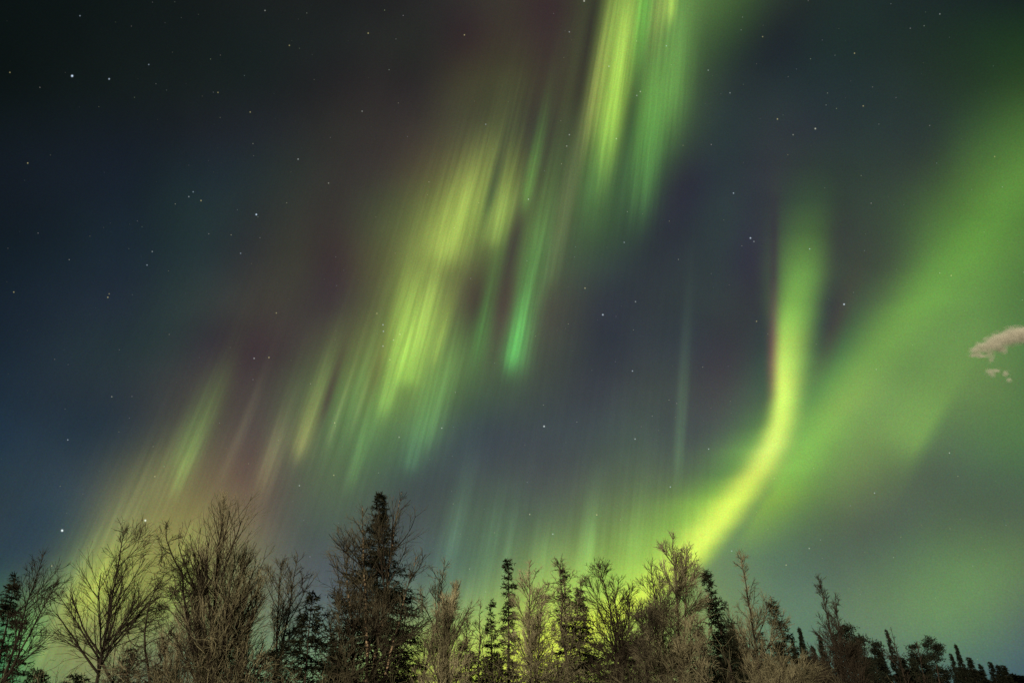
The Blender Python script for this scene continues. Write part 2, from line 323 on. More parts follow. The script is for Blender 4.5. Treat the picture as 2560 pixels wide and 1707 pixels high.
MAT = {  # dark to tan twig tones also paint in the fall-off of the warm light
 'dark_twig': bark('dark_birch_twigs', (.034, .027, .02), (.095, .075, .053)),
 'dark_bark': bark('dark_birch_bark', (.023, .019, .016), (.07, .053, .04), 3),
 'tan_twig': bark('frosted_lit_tan_twigs', (.19, .175, .105), (.66, .60, .385), 1.6),
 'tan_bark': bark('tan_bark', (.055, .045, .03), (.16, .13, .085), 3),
 'mid_twig': bark('grey_brown_twigs', (.08, .07, .048), (.28, .25, .165), 1.6),
 'willow_twig': bark('shaded_willow_twigs', (.06, .055, .033), (.36, .33, .205), .9, .9, .4),  # colour lowered to stand for the shading low in the thicket
 'birch_bark': birch_bark('birch_bark'),
 'spruce_bark': bark('spruce_bark', (.03, .022, .017), (.07, .052, .04), 5),
 'spruce': bark('spruce_needles', (.012, .017, .009), (.042, .043, .024), 3),
 'far_spruce': bark('dimmed_far_spruce_needles', (.008, .012, .007), (.022, .026, .014), 3),  # darker copy of the needles, weaker light far off put into the colour
 'pine': bark('pine_needles', (.010, .015, .009), (.03, .034, .02), 3),
}

# ---------------------------------------------------------------- geometry helpers
def norm(v): return v / np.maximum(np.linalg.norm(v, axis=-1, keepdims=True), 1e-9)
class Buf:
    """collects tubes and blades that become ONE mesh"""
    def __init__(s): s.v = []; s.q = []; s.n = 0
    def add(s, v, q):
        s.v.append(v.reshape(-1, 3)); s.q.append(q + s.n); s.n += v.reshape(-1, 3).shape[0]
    def tubes(s, P, R, k=3):
        n, m, _ = P.shape
        T = norm(np.gradient(P, axis=1))
        up = np.where(np.abs(T[..., 2:3]) > .9, np.array([1., 0, 0]), np.array([0, 0, 1.]))
        A = norm(np.cross(T, up)); B = np.cross(T, A)
        ang = np.arange(k) * 2 * np.pi / k
        V = P[:, :, None, :] + R[:, :, None, None] * (np.cos(ang)[None, None, :, None] * A[:, :, None, :] + np.sin(ang)[None, None, :, None] * B[:, :, None, :])
        base = (np.arange(n) * m * k)[:, None, None]
        i = np.arange(m - 1)[None, :, None] * k; j = np.arange(k)[None, None, :]; j2 = (j + 1) % k
        q = np.stack([base + i + j, base + i + j2, base + i + k + j2, base + i + k + j], -1).reshape(-1, 4)
        s.add(V, q)
    def blades(s, P, D, L, W, rng):
        """thin tapering leaf blades, crossed at random"""
        n = len(P); D = norm(D); S = norm(np.cross(D, rng.normal(size=(n, 3))))
        L = L[:, None]; W = W[:, None]
        V = np.stack([P - S * W * .35, P + S * W * .35, P + D * L * .55 + S * W * .5, P + D * L, P + D * L * .55 - S * W * .5], 1)
        b = (np.arange(n) * 5)[:, None]
        q = np.concatenate([b + np.array([0, 1, 2, 4]), b + np.array([4, 2, 3, 3])])
        s.add(V, q)
    def mesh(s, name):
        v = np.concatenate(s.v); q = np.concatenate(s.q)
        tri = q[:, 2] == q[:, 3]
        me = bpy.data.meshes.new(name)
        me.vertices.add(len(v)); me.vertices.foreach_set('co', v.astype(np.float32).ravel())
        cnt = np.where(tri, 3, 4); keep = np.ones(q.shape, bool); keep[tri, 3] = False
        loops = q[keep]
        me.loops.add(len(loops)); me.loops.foreach_set('vertex_index', loops.astype(np.int32))
        me.polygons.add(len(q)); start = np.concatenate([[0], np.cumsum(cnt)[:-1]])
        me.polygons.foreach_set('loop_start', start.astype(np.int32))
        try: me.polygons.foreach_set('loop_total', cnt.astype(np.int32))
        except Exception: pass
        me.update(calc_edges=True)
        return me
def part(name, me, mat, parent):
    o = bpy.data.objects.new(name, me); C.objects.link(o); o.parent = parent
    if not me.materials: me.materials.append(mat)
    return o
def thing(name, label, cat, loc, group=None):
    o = bpy.data.objects.new(name, None); C.objects.link(o); o.location = loc
    o.empty_display_size = .3; o['label'] = label; o['category'] = cat
    if group: o['group'] = group
    return o

def sprout(rng, P, R, count, t0, t1, ang, angsd, length, m, trop, wander, rr, rmin, dist=None, tip=.35, flat=0):
    """child branches off the polylines P (n,m,3). count: children per parent (array or number);
    length: function(parent index, t) -> length"""
    n, mm, _ = P.shape
    cnt = np.broadcast_to(np.asarray(count, float), (n,))
    cnt = np.floor(cnt + rng.random(n)).astype(int)
    idx = np.repeat(np.arange(n), cnt); k = len(idx)
    t = t0 + (t1 - t0) * (rng.random(k) if dist is None else dist(rng.random(k)))
    f = t * (mm - 1); i = np.clip(f.astype(int), 0, mm - 2); f = (f - i)[:, None]
    pos = P[idx, i] * (1 - f) + P[idx, i + 1] * f
    tan = norm(P[idx, i + 1] - P[idx, i]); rad = R[idx, i] * (1 - f[:, 0]) + R[idx, i + 1] * f[:, 0]
    ln = length(idx, t) * rng.uniform(.7, 1.25, k)
    a = np.radians(rng.normal(ang, angsd, k))[:, None]
    side = rng.normal(size=(k, 3)); side[:, 2] *= (1 - flat); side = norm(side - tan * np.sum(side * tan, 1, keepdims=True))
    d = np.cos(a) * tan + np.sin(a) * side
    step = (ln / (m - 1))[:, None]
    Q = np.empty((k, m, 3)); Q[:, 0] = pos
    for j in range(1, m):
        Q[:, j] = Q[:, j - 1] + d * step
        d = norm(d + np.array([0, 0, trop]) + rng.normal(size=(k, 3)) * wander)
    r0 = np.maximum(np.minimum(rad * .75, rr * ln), rmin)
    RR = np.maximum(r0[:, None] * np.linspace(1, tip, m)[None, :], rmin * np.linspace(1, .7, m)[None, :])
    return Q, RR, idx, t

def stem_line(rng, base, top, m=14, wob=.02, sweep=0.0):
    base = np.array(base, float); top = np.array(top, float); h = np.linalg.norm(top - base)
    t = np.linspace(0, 1, m)[:, None]
    w = np.cumsum(rng.normal(size=(m, 3)) * wob * h / math.sqrt(m), axis=0); w -= w[0]; w = w - t * w[-1]; w[:, 2] *= .2
    w[:, 0] += (np.sin(np.pi * t[:, 0]) * sweep * h)
    return base + (top - base) * t + w

# places in the wood from directions of the sky chart: (px, py) in 1/2560ths of the frame, at ground distance D
def at(px, py, D):
    x = (px * .91875 - 1176) / F; y = -(py * .91875 - 784) / F
    sp, cp = math.sin(PITCH), math.cos(PITCH)
    d = np.array([x, cp - y * sp, sp + y * cp])
    return np.array([0, 0, CAM_Z]) + d * (D / d[1])
def ground_line(bx, by, tx, ty, D):
    a, b = at(bx, by, D), at(tx, ty, D)
    s = (0 - a[2]) / (b[2] - a[2]); g = a + (b - a) * s
    return g, b
def px(D, n): return n * .91875 / F * D * 1.12

# ---------------------------------------------------------------- ground
def ground():
    rng = np.random.default_rng(3)
    rs = np.concatenate([np.linspace(0, 60, 31), np.geomspace(70, 9000, 26)]); na = 96
    A = np.linspace(0, 2 * np.pi, na, endpoint=False)
    X = rs[:, None] * np.cos(A); Yy = rs[:, None] * np.sin(A)
    Z = .10 * np.sin(X * .35 + 1) * np.cos(Yy * .3) + .05 * np.sin(X * .9) * np.sin(Yy * .8 + 2)
    Z = np.where(rs[:, None] > 120, Z * 0 - .05, Z) - .02
    v = np.stack([X, Yy, Z], -1).reshape(-1, 3)
    i = np.arange(len(rs) - 1)[:, None] * na; j = np.arange(na)[None, :]; j2 = (j + 1) % na
    q = np.stack([i + j, i + na + j, i + na + j2, i + j2], -1).reshape(-1, 4)
    b = Buf(); b.add(v, q); o = bpy.data.objects.new('ground', b.mesh('ground')); C.objects.link(o)
    def mt(nt, N, L):
        tc = N('ShaderNodeTexCoord'); nz = N('ShaderNodeTexNoise'); nz.inputs['Scale'].default_value = .6; nz.inputs['Detail'].default_value = 6
        L(tc.outputs['Object'], nz.inputs['Vector'])
        r = N('ShaderNodeValToRGB'); r.color_ramp.elements[0].position = .4; r.color_ramp.elements[0].color = (.06, .05, .03, 1)
        r.color_ramp.elements[1].position = .6; r.color_ramp.elements[1].color = (.30, .29, .27, 1)
        L(nz.outputs[0], r.inputs[0]); p = N('ShaderNodeBsdfPrincipled'); p.inputs['Roughness'].default_value = .9
        L(r.outputs[0], p.inputs['Base Color']); o = N('ShaderNodeOutputMaterial'); L(p.outputs[0], o.inputs[0])
    o.data.materials.append(material('frosty_heath', mt)); o['kind'] = 'structure'
ground()

# ---------------------------------------------------------------- bare deciduous trees
def broadleaf(seed, name, label, cat, D, stems, hw, style, twig, barkm, group=None, dens=1.0, crown0=.25, prof='oval'):
    """stems: list of (bx,by,tx,ty[,sweep]); hw: crown half width in px; style: habit"""
    rng = np.random.default_rng(seed)
    S = dict(birch=dict(l1=26, a1=40, a1s=8, tr1=.035, w1=.055, n2=8, a2=32, tr2=.03, w2=.06, n3=7.0, a3=28, tr3=.015, w3=.08, wob=.012),
             brush=dict(l1=38, a1=31, a1s=7, tr1=.06, w1=.05, n2=8, a2=27, tr2=.07, w2=.06, n3=5.2, a3=26, tr3=.05, w3=.09, wob=.010),
             gnarl=dict(l1=20, a1=60, a1s=15, tr1=.06, w1=.30, n2=7, a2=50, tr2=.03, w2=.28, n3=4.5, a3=44, tr3=.02, w3=.26, wob=.04),
             light=dict(l1=20, a1=36, a1s=8, tr1=.04, w1=.06, n2=6, a2=34, tr2=.03, w2=.07, n3=4.5, a3=32, tr3=.02, w3=.09, wob=.015))[style]
    rmin = .0052 * (D / 20.0) ** .8
    lines = []; loc = None
    for st in stems:
        g, t = ground_line(*st[:4], D)
        if loc is None: loc = g.copy(); loc[2] = 0
        lines.append((g - loc, t - loc, st[4] if len(st) > 4 else 0))
    P0 = np.stack([stem_line(rng, a, b, 16, S['wob'] * (.4 if prof == 'cone' else 1), sw) for a, b, sw in lines])
    H = np.array([np.linalg.norm(b - a) for a, b, _ in lines])
    R0 = (.0098 * H)[:, None] * np.linspace(1, .06, 16)[None, :] ** .9; R0 = np.maximum(R0, rmin)
    W0 = px(D, hw); W = W0 * (1.75 if prof == 'cone' else 1.0)
    pf = dict(oval=lambda u: np.sin(np.pi * np.clip(u * .84 + .15, 0, 1)) ** .75 * .95, cone=lambda u: (1 - u) ** .85 * 1.1 + .02,
              fan=lambda u: np.clip((1 - u), 0, 1) ** .45 * np.clip(.5 + u * 1.6, 0, 1.0) + .03)[prof]
    sn = math.sin(math.radians(S['a1']))
    sc = H / H.max()
    L1 = lambda i, t: W * sc[i] * pf((t - crown0) / (1 - crown0)) / sn * 1.02
    P1, R1, i1, t1 = sprout(rng, P0, R0, S['l1'] * dens * (.5 + .5 * sc), crown0, .97, S['a1'], S['a1s'], L1, 9, S['tr1'], S['w1'], .016, rmin * 1.7)
    len1 = np.linalg.norm(P1[:, -1] - P1[:, 0], axis=1)
    P2, R2, i2, t2 = sprout(rng, P1, R1, S['n2'] * dens * np.clip(len1 / np.median(len1), .35, 1.6), .15, 1, S['a2'], 10, lambda i, t: len1[i] * (.62 - .34 * t), 7, S['tr2'], S['w2'], .011, rmin * 1.15)
    len2 = np.linalg.norm(P2[:, -1] - P2[:, 0], axis=1)
    P3, R3, _, _ = sprout(rng, P2, R2, S['n3'] * dens * np.clip(len2 / np.median(len2), .4, 1.5), .2, 1, S['a3'], 11, lambda i, t: np.maximum(len2[i] * (.7 - .3 * t), .14), 5, S['tr3'], S['w3'], .01, rmin * .85)
    # twigs straight off the leader
    P4, R4, _, _ = sprout(rng, P0, R0, dict(brush=150, birch=60).get(style, 34) * dens, .5, .995, S['a1'] - (6 if style == 'gnarl' else 11), 6, lambda i, t: .15 * W0 + .75 * W0 * (1 - t), 6, S['tr2'], S['w2'], .01, rmin)
    root = thing(name, label, cat, loc, group)
    for q in range(len(P0)):
        b = Buf(); b.tubes(P0[q:q+1], R0[q:q+1], 7); n0 = len(b.q[0])
        s = i1 == q
        if s.any(): b.tubes(P1[s], R1[s], 4)
        s2 = i1[i2] == q
        if s2.any(): b.tubes(P2[s2], R2[s2], 3)
        me = b.mesh('trunk'); me.materials.append(MAT[barkm]); me.materials.append(MAT['dark_bark'])
        mi = np.zeros(len(me.polygons), np.int32); mi[n0:] = 1; me.polygons.foreach_set('material_index', mi)
        part('trunk', me, None, root)
    P5, R5, _, _ = sprout(rng, P4, R4, 4.5 if style == 'brush' else 3.5, .15, 1, S['a3'], 9, lambda i, t: .2 + 0 * t, 5, S['tr3'], S['w3'], .01, rmin * .9)
    b = Buf(); b.tubes(P3, R3, 3); b.tubes(P4, R4, 3); b.tubes(P5, R5, 3); part('crown', b.mesh('crown'), MAT[twig], root)
    return root

# ---------------------------------------------------------------- willow thicket in front
def willow_meshes(seed, n=11, curl=.26):
    rng = np.random.default_rng(seed); H = 3.0
    a = rng.uniform(0, 2 * np.pi, n); lean = rng.uniform(.05, .42, n)
    P0 = np.stack([stem_line(rng, (.25*math.cos(x)*rng.random(), .25*math.sin(x)*rng.random(), -.05),
                   (H*l*math.cos(x), H*l*math.sin(x), H*rng.uniform(.62, .95)), 10, .06) for x, l in zip(a, lean)])
    R0 = .022 * np.linspace(1, .18, 10)[None, :] * rng.uniform(.6, 1.2, (n, 1))
    P1, R1, _, _ = sprout(rng, P0, R0, 7, .3, 1, 40, 14, lambda i, t: .95 - .45*t, 8, .03, curl, .012, .0052)
    P2, R2, _, _ = sprout(rng, P1, R1, 4.5, .15, 1, 40, 14, lambda i, t: .42 - .12*t, 6, .0, curl*1.25, .01, .0042)
    P3, R3, _, _ = sprout(rng, P2, R2, .9, .2, 1, 45, 14, lambda i, t: .2 + 0*t, 5, .0, curl*1.3, .01, .0032)
    b = Buf(); b.tubes(P0, R0, 5); m0 = b.mesh('stems')
    b = Buf(); b.tubes(P1, R1, 3); n0 = len(b.q[0]); b.tubes(P2, R2, 3); b.tubes(P3, R3, 3); m1 = b.mesh('twigs')
    m1.materials.append(MAT['willow_twig']); m1.materials.append(MAT['tan_bark'])
    mi = np.zeros(len(m1.polygons), np.int32); mi[:n0] = 1; m1.polygons.foreach_set('material_index', mi)
    return m0, m1

# ---------------------------------------------------------------- conifers
def spruce_meshes(seed, H, W, dens=1.0, droop=.25, sparse=0.0, crown0=.06, gap=.0, blade=.11, bend=None, prof=.85):
    """trunk and crown meshes of one spruce H metres tall, half width W; bend = horizontal offset of the top"""
    rng = np.random.default_rng(seed)
    top = np.array([bend[0] if bend is not None else 0, bend[1] if bend is not None else 0, H])
    P0 = stem_line(rng, (0, 0, -.1), top, 18, .006)[None]; R0 = (.012 * H) * np.linspace(1, .05, 18)[None, :]
    zs = []; z = crown0
    while z < .985:
        zs.append(z); z += (.24 if z < .6 else .19) / H * rng.uniform(.7, 1.3) / dens ** .5
    zs = np.array(zs)
    nb = np.clip(rng.normal(8.5 * dens ** .5, 1, len(zs)), 3, 11).astype(int)
    T = np.repeat(zs, nb); T = np.clip(T + rng.normal(0, .11 / H, len(T)), crown0, .985); k = len(T)
    keep = rng.random(k) > sparse; T = T[keep]; k = len(T)
    az = rng.uniform(0, 2 * np.pi, k)
    lump = 1 + .22 * np.sin(az * 2 + T * 17 + seed) + .07 * np.sin(T * 41 + seed * 2) + rng.normal(0, .2, k)
    L = W * (((1 - T) ** prof) * 1.12 + .02) * np.clip(lump, .4, 1.55)
    f = T * 17; i = np.clip(f.astype(int), 0, 16); f = (f - i)[:, None]
    pos = P0[0][i] * (1 - f) + P0[0][i + 1] * f
    m = 7; up0 = .55 * T - .12 - droop * (1 - T)
    d = norm(np.stack([np.cos(az), np.sin(az), up0], -1)); step = (L / (m - 1))[:, None]
    Q = np.empty((k, m, 3)); Q[:, 0] = pos
    for j in range(1, m):
        Q[:, j] = Q[:, j - 1] + d * step
        d = norm(d + np.array([0, 0, 1.]) * ((-.16 if j < 4 else .2) * (.4 + droop))[..., None] if False else d + np.array([0, 0, (-.13 if j < 4 else .17) * (.5 + droop)]) + rng.normal(size=(k, 3)) * .07)
    R = np.maximum((.012 * L)[:, None], .006) * np.linspace(1, .4, m)[None, :]
    # side sprays hang off every bough
    S, RS, si, st = sprout(rng, Q, R, np.clip(L * 15, 3, 26) * dens, .12, 1, 48, 12, lambda i, t: np.maximum(L[i] * .42 * (1.1 - .75 * t), .13), 5, -.07, .10, .006, .004, flat=.75)
    # needle blades along sprays and bough ends
    def needles(PP, per, ln):
        n, mm, _ = PP.shape
        idx = np.repeat(np.arange(n), per); t = rng.random(len(idx)) * (mm - 1); i = np.clip(t.astype(int), 0, mm - 2); f = (t - i)[:, None]
        p = PP[idx, i] * (1 - f) + PP[idx, i + 1] * f; tan = norm(PP[idx, i + 1] - PP[idx, i])
        dr = tan * 1.1 + rng.normal(size=p.shape) * .55 + np.array([0, 0, -.18])
        return p, dr, ln * rng.uniform(.6, 1.4, len(p)), ln * .20 * rng.uniform(.7, 1.3, len(p))
    b = Buf(); b.tubes(P0, R0, 7); mt = b.mesh('trunk')
    b = Buf(); b.tubes(Q, R, 3); b.tubes(S, RS, 3)
    b.blades(*needles(S, 5, blade), rng); b.blades(*needles(Q, 8, blade), rng)
    leader = P0[:, -4:]; b.blades(*needles(leader, 24, blade * .8), rng)
    return mt, b.mesh('crown')
def spruce(seed, label, D, bx, by, tx, ty, hw, mat='spruce', group=None, name='spruce_tree', **kw):
    g, t = ground_line(bx, by, tx, ty, D); g[2] = 0
    off = t - g
    vis = min(1, (by - ty) * .91875 / F * D / off[2])
    mt, mc = spruce_meshes(seed, off[2], px(D, hw) / max(.3, vis ** kw.get('prof', .85)), bend=off[:2], **kw)
    root = thing(name, label, 'tree', g, group)
    part('trunk', mt, MAT['spruce_bark'], root); part('crown', mc, MAT[mat], root)
    return root, off[2]
def pine_meshes(seed, H, W, crown0=.45, layers=9, clump=.55, bend=(0, 0)):
    rng = np.random.default_rng(seed)
    P0 = stem_line(rng, (0, 0, -.1), (bend[0], bend[1], H), 14, .02)[None]; R0 = (.014 * H) * np.linspace(1, .12, 14)[None, :]
    L = lambda i, t: W * (.45 + .75 * np.sin(np.pi * np.clip((t - crown0) / (1 - crown0) * .8 + .22, 0, 1)))
    P1, R1, _, t1 = sprout(rng, P0, R0, layers * 2.6, crown0, .99, 72, 10, L, 7, .06, .13, .02, .012)
    P2, R2, _, _ = sprout(rng, P1, R1, 6, .35, 1, 45, 12, lambda i, t: .55 * clump + 0 * t, 5, .12, .15, .014, .008)
    n = len(P2); per = 46; idx = np.repeat(np.arange(n), per)
    ctr = P2[idx, 4]; p = ctr + rng.normal(size=(len(idx), 3)) * np.array([.22, .22, .11]) * clump * 1.5
    dr = rng.normal(size=p.shape) + np.array([0, 0, .5])
    b = Buf(); b.tubes(P0, R0, 7); b.tubes(P1, R1, 5); mt = b.mesh('trunk')
    b = Buf(); b.tubes(P2, R2, 3); b.blades(p, dr, .17 * rng.uniform(.7, 1.3, len(p)), np.full(len(p), .045), rng)
    return mt, b.mesh('crown')
def pine(seed, label, D, bx, by, tx, ty, hw, group=None, **kw):
    g, t = ground_line(bx, by, tx, ty, D); g[2] = 0; off = t - g
    mt, mc = pine_meshes(seed, off[2], px(D, hw), bend=off[:2], **kw)
    root = thing('pine_tree', label, 'tree', g, group)
    part('trunk', mt, MAT['spruce_bark'], root); part('crown', mc, MAT['pine'], root)
    return root

BIRCHES = 'bare birches along the edge of the wood'
SPRUCES = 'dark spruces among the bare birches'
FAR = 'far conifers down the slope on the right'
B = broadleaf
# left end of the wood
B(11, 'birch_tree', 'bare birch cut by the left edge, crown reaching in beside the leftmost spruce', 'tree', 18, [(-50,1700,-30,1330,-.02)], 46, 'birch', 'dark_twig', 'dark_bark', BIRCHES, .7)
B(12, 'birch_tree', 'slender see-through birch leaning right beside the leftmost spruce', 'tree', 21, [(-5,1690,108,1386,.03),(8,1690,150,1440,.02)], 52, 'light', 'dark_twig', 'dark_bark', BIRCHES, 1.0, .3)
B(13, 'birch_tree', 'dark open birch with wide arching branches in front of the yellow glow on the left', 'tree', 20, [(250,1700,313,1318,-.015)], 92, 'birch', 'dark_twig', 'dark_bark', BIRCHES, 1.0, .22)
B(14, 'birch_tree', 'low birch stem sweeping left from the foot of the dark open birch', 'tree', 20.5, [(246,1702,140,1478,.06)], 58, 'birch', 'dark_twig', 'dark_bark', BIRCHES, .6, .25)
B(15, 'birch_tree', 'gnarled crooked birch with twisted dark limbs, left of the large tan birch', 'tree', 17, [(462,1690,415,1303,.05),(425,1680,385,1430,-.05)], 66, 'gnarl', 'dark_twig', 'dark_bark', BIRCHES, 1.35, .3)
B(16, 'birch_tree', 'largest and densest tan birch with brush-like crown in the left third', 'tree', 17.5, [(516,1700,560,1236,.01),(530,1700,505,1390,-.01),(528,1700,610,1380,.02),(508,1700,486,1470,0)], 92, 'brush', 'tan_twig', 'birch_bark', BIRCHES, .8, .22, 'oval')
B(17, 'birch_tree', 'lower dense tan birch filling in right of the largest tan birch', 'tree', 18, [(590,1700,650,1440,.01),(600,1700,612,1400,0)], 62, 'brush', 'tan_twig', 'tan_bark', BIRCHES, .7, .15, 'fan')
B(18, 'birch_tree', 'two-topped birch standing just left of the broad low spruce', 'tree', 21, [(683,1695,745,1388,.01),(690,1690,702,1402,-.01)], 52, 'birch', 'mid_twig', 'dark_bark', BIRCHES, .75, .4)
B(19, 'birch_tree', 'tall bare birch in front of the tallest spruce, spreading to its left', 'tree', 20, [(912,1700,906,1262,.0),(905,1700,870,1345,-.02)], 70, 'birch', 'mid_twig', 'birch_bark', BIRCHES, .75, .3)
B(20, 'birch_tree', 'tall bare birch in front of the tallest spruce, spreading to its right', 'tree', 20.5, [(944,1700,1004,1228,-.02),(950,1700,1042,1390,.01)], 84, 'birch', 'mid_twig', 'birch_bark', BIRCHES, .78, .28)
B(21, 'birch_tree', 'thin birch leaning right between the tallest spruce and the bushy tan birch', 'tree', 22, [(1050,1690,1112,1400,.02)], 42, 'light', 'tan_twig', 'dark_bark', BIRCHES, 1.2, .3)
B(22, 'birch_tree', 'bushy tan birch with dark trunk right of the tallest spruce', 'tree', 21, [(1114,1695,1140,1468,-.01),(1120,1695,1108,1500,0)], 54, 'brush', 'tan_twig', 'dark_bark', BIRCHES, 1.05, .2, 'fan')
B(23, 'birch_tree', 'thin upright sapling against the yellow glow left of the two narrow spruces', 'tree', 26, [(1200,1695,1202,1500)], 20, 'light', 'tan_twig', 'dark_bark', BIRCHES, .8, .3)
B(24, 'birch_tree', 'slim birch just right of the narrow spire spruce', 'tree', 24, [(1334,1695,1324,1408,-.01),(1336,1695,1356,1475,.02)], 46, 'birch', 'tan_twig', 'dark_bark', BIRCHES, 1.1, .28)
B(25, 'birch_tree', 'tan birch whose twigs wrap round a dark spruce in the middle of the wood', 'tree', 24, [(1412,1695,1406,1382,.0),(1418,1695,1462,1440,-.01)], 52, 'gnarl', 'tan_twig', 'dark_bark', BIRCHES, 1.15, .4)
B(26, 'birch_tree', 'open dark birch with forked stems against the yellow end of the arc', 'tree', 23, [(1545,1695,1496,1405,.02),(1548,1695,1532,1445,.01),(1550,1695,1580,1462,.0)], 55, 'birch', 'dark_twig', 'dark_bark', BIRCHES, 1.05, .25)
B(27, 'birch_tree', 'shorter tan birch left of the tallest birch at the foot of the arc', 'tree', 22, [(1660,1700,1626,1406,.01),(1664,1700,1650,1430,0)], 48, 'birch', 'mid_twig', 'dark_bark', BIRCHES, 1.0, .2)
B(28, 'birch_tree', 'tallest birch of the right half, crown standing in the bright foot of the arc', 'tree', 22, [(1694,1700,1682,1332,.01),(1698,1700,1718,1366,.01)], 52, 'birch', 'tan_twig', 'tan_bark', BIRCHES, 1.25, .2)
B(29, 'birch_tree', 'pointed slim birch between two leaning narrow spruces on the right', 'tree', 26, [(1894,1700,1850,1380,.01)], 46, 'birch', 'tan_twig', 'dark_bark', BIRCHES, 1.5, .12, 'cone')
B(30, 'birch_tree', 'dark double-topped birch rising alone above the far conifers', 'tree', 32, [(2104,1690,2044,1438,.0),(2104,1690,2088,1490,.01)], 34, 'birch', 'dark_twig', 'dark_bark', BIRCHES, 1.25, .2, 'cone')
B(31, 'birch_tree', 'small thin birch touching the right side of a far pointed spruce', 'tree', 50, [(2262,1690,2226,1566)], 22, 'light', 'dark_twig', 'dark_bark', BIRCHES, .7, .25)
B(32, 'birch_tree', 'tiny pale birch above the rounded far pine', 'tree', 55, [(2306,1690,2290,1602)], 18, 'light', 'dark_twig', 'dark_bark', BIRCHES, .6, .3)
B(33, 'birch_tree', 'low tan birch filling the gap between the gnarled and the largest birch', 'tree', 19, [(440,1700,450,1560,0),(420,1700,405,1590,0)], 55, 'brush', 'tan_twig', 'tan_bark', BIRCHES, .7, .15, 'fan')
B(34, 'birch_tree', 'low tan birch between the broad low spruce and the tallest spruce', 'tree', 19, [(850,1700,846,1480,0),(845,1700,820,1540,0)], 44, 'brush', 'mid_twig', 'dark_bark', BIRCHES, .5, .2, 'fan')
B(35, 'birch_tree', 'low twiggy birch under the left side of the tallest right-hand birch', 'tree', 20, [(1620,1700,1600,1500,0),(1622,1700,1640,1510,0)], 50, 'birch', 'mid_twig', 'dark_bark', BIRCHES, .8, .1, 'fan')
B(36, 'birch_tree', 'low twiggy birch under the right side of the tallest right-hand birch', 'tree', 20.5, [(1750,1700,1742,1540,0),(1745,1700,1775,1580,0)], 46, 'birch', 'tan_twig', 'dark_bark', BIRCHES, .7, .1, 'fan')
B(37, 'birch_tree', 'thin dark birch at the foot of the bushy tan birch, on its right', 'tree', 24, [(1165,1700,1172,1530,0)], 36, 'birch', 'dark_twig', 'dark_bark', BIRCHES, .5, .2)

# spruces among the birches
spruce(51, 'leftmost ragged dark spruce cut by the frame edge', 22, -8, 1690, 41, 1430, 44, group=SPRUCES, droop=.35)
spruce(52, 'broad low spruce with drooping boughs left of the tallest spruce', 18.5, 764, 1700, 783, 1474, 88, group=SPRUCES, droop=.4, prof=1.15)
spruce(53, 'tallest spruce, a dark spire wrapped in tan birch twigs', 23.5, 936, 1700, 953, 1228, 128, group=SPRUCES, droop=.35, prof=1.2, dens=1.25)
spruce(54, 'small slender spruce left of the narrow spire spruce', 31, 1230, 1690, 1228, 1494, 20, group=SPRUCES, sparse=.25, prof=.7)
spruce(55, 'narrow spire spruce with tufted tip in the middle of the wood', 31, 1273, 1690, 1270, 1394, 19, group=SPRUCES, sparse=.35, prof=.45, blade=.13)
spruce(56, 'dark spruce inside the twigs of a tan birch, middle of the wood', 26, 1416, 1690, 1410, 1420, 30, group=SPRUCES, sparse=.2, prof=.8)
spruce(57, 'dense dark spruce just right of the twig-wrapped spruce', 27, 1447, 1690, 1451, 1470, 36, group=SPRUCES, dens=1.15)
spruce(58, 'narrow leaning spruce beside the tallest right-hand birch', 25, 1832, 1695, 1762, 1426, 27, group=SPRUCES, sparse=.12, prof=.65, blade=.13)
spruce(59, 'narrow leaning spruce right of the pointed slim birch', 27, 1990, 1695, 1924, 1492, 27, group=SPRUCES, sparse=.0, prof=.6)
spruce(60, 'little dark spruce at the foot of the dark open birch on the left', 27, 322, 1700, 326, 1618, 18, group=SPRUCES)
spruce(61, 'dark spruce hidden behind the lower twigs of the pointed slim birch', 38, 1908, 1695, 1898, 1578, 30, group=SPRUCES, mat='far_spruce')
spruce(62, 'low dark spruce between the small slender spruce and the glow', 28, 1165, 1700, 1160, 1600, 40, group=SPRUCES)
spruce(63, 'low dark spruce under the dense dark spruce, on its right', 26, 1500, 1700, 1496, 1600, 52, group=SPRUCES)
spruce(64, 'low dark spruce under the shorter tan birch', 27, 1600, 1700, 1598, 1590, 52, group=SPRUCES)
spruce(65, 'low dark spruce under the small slender spruce', 26, 1240, 1700, 1236, 1630, 45, group=SPRUCES)
spruce(66, 'low dark spruce between the largest tan birch and the broad low spruce', 25, 668, 1700, 662, 1625, 50, group=SPRUCES)
spruce(67, 'low dark spruce under the left flank of the pointed slim birch', 32, 1800, 1700, 1790, 1590, 48, group=SPRUCES, mat='far_spruce')

spruce(120, 'small dark spruce low at the left end of the wood', 30, 84, 1700, 90, 1672, 50, group=SPRUCES, mat='far_spruce')
spruce(121, 'small dark spruce low behind the foot of the dark open birch', 30, 186, 1700, 190, 1680, 45, group=SPRUCES, mat='far_spruce')
spruce(122, 'small dark spruce low behind the foot of the gnarled birch', 28, 405, 1700, 410, 1665, 45, group=SPRUCES, mat='far_spruce')
spruce(123, 'small dark spruce low behind the largest tan birch', 28, 554, 1700, 560, 1640, 55, group=SPRUCES, mat='far_spruce')
spruce(124, 'small dark spruce low behind the left foot of the tallest spruce', 30, 858, 1700, 860, 1650, 45, group=SPRUCES, mat='far_spruce')
spruce(125, 'small dark spruce low behind the right foot of the tallest spruce', 30, 1009, 1700, 1010, 1640, 50, group=SPRUCES, mat='far_spruce')
spruce(126, 'small dark spruce low behind the slim birch', 30, 1363, 1700, 1360, 1640, 45, group=SPRUCES, mat='far_spruce')
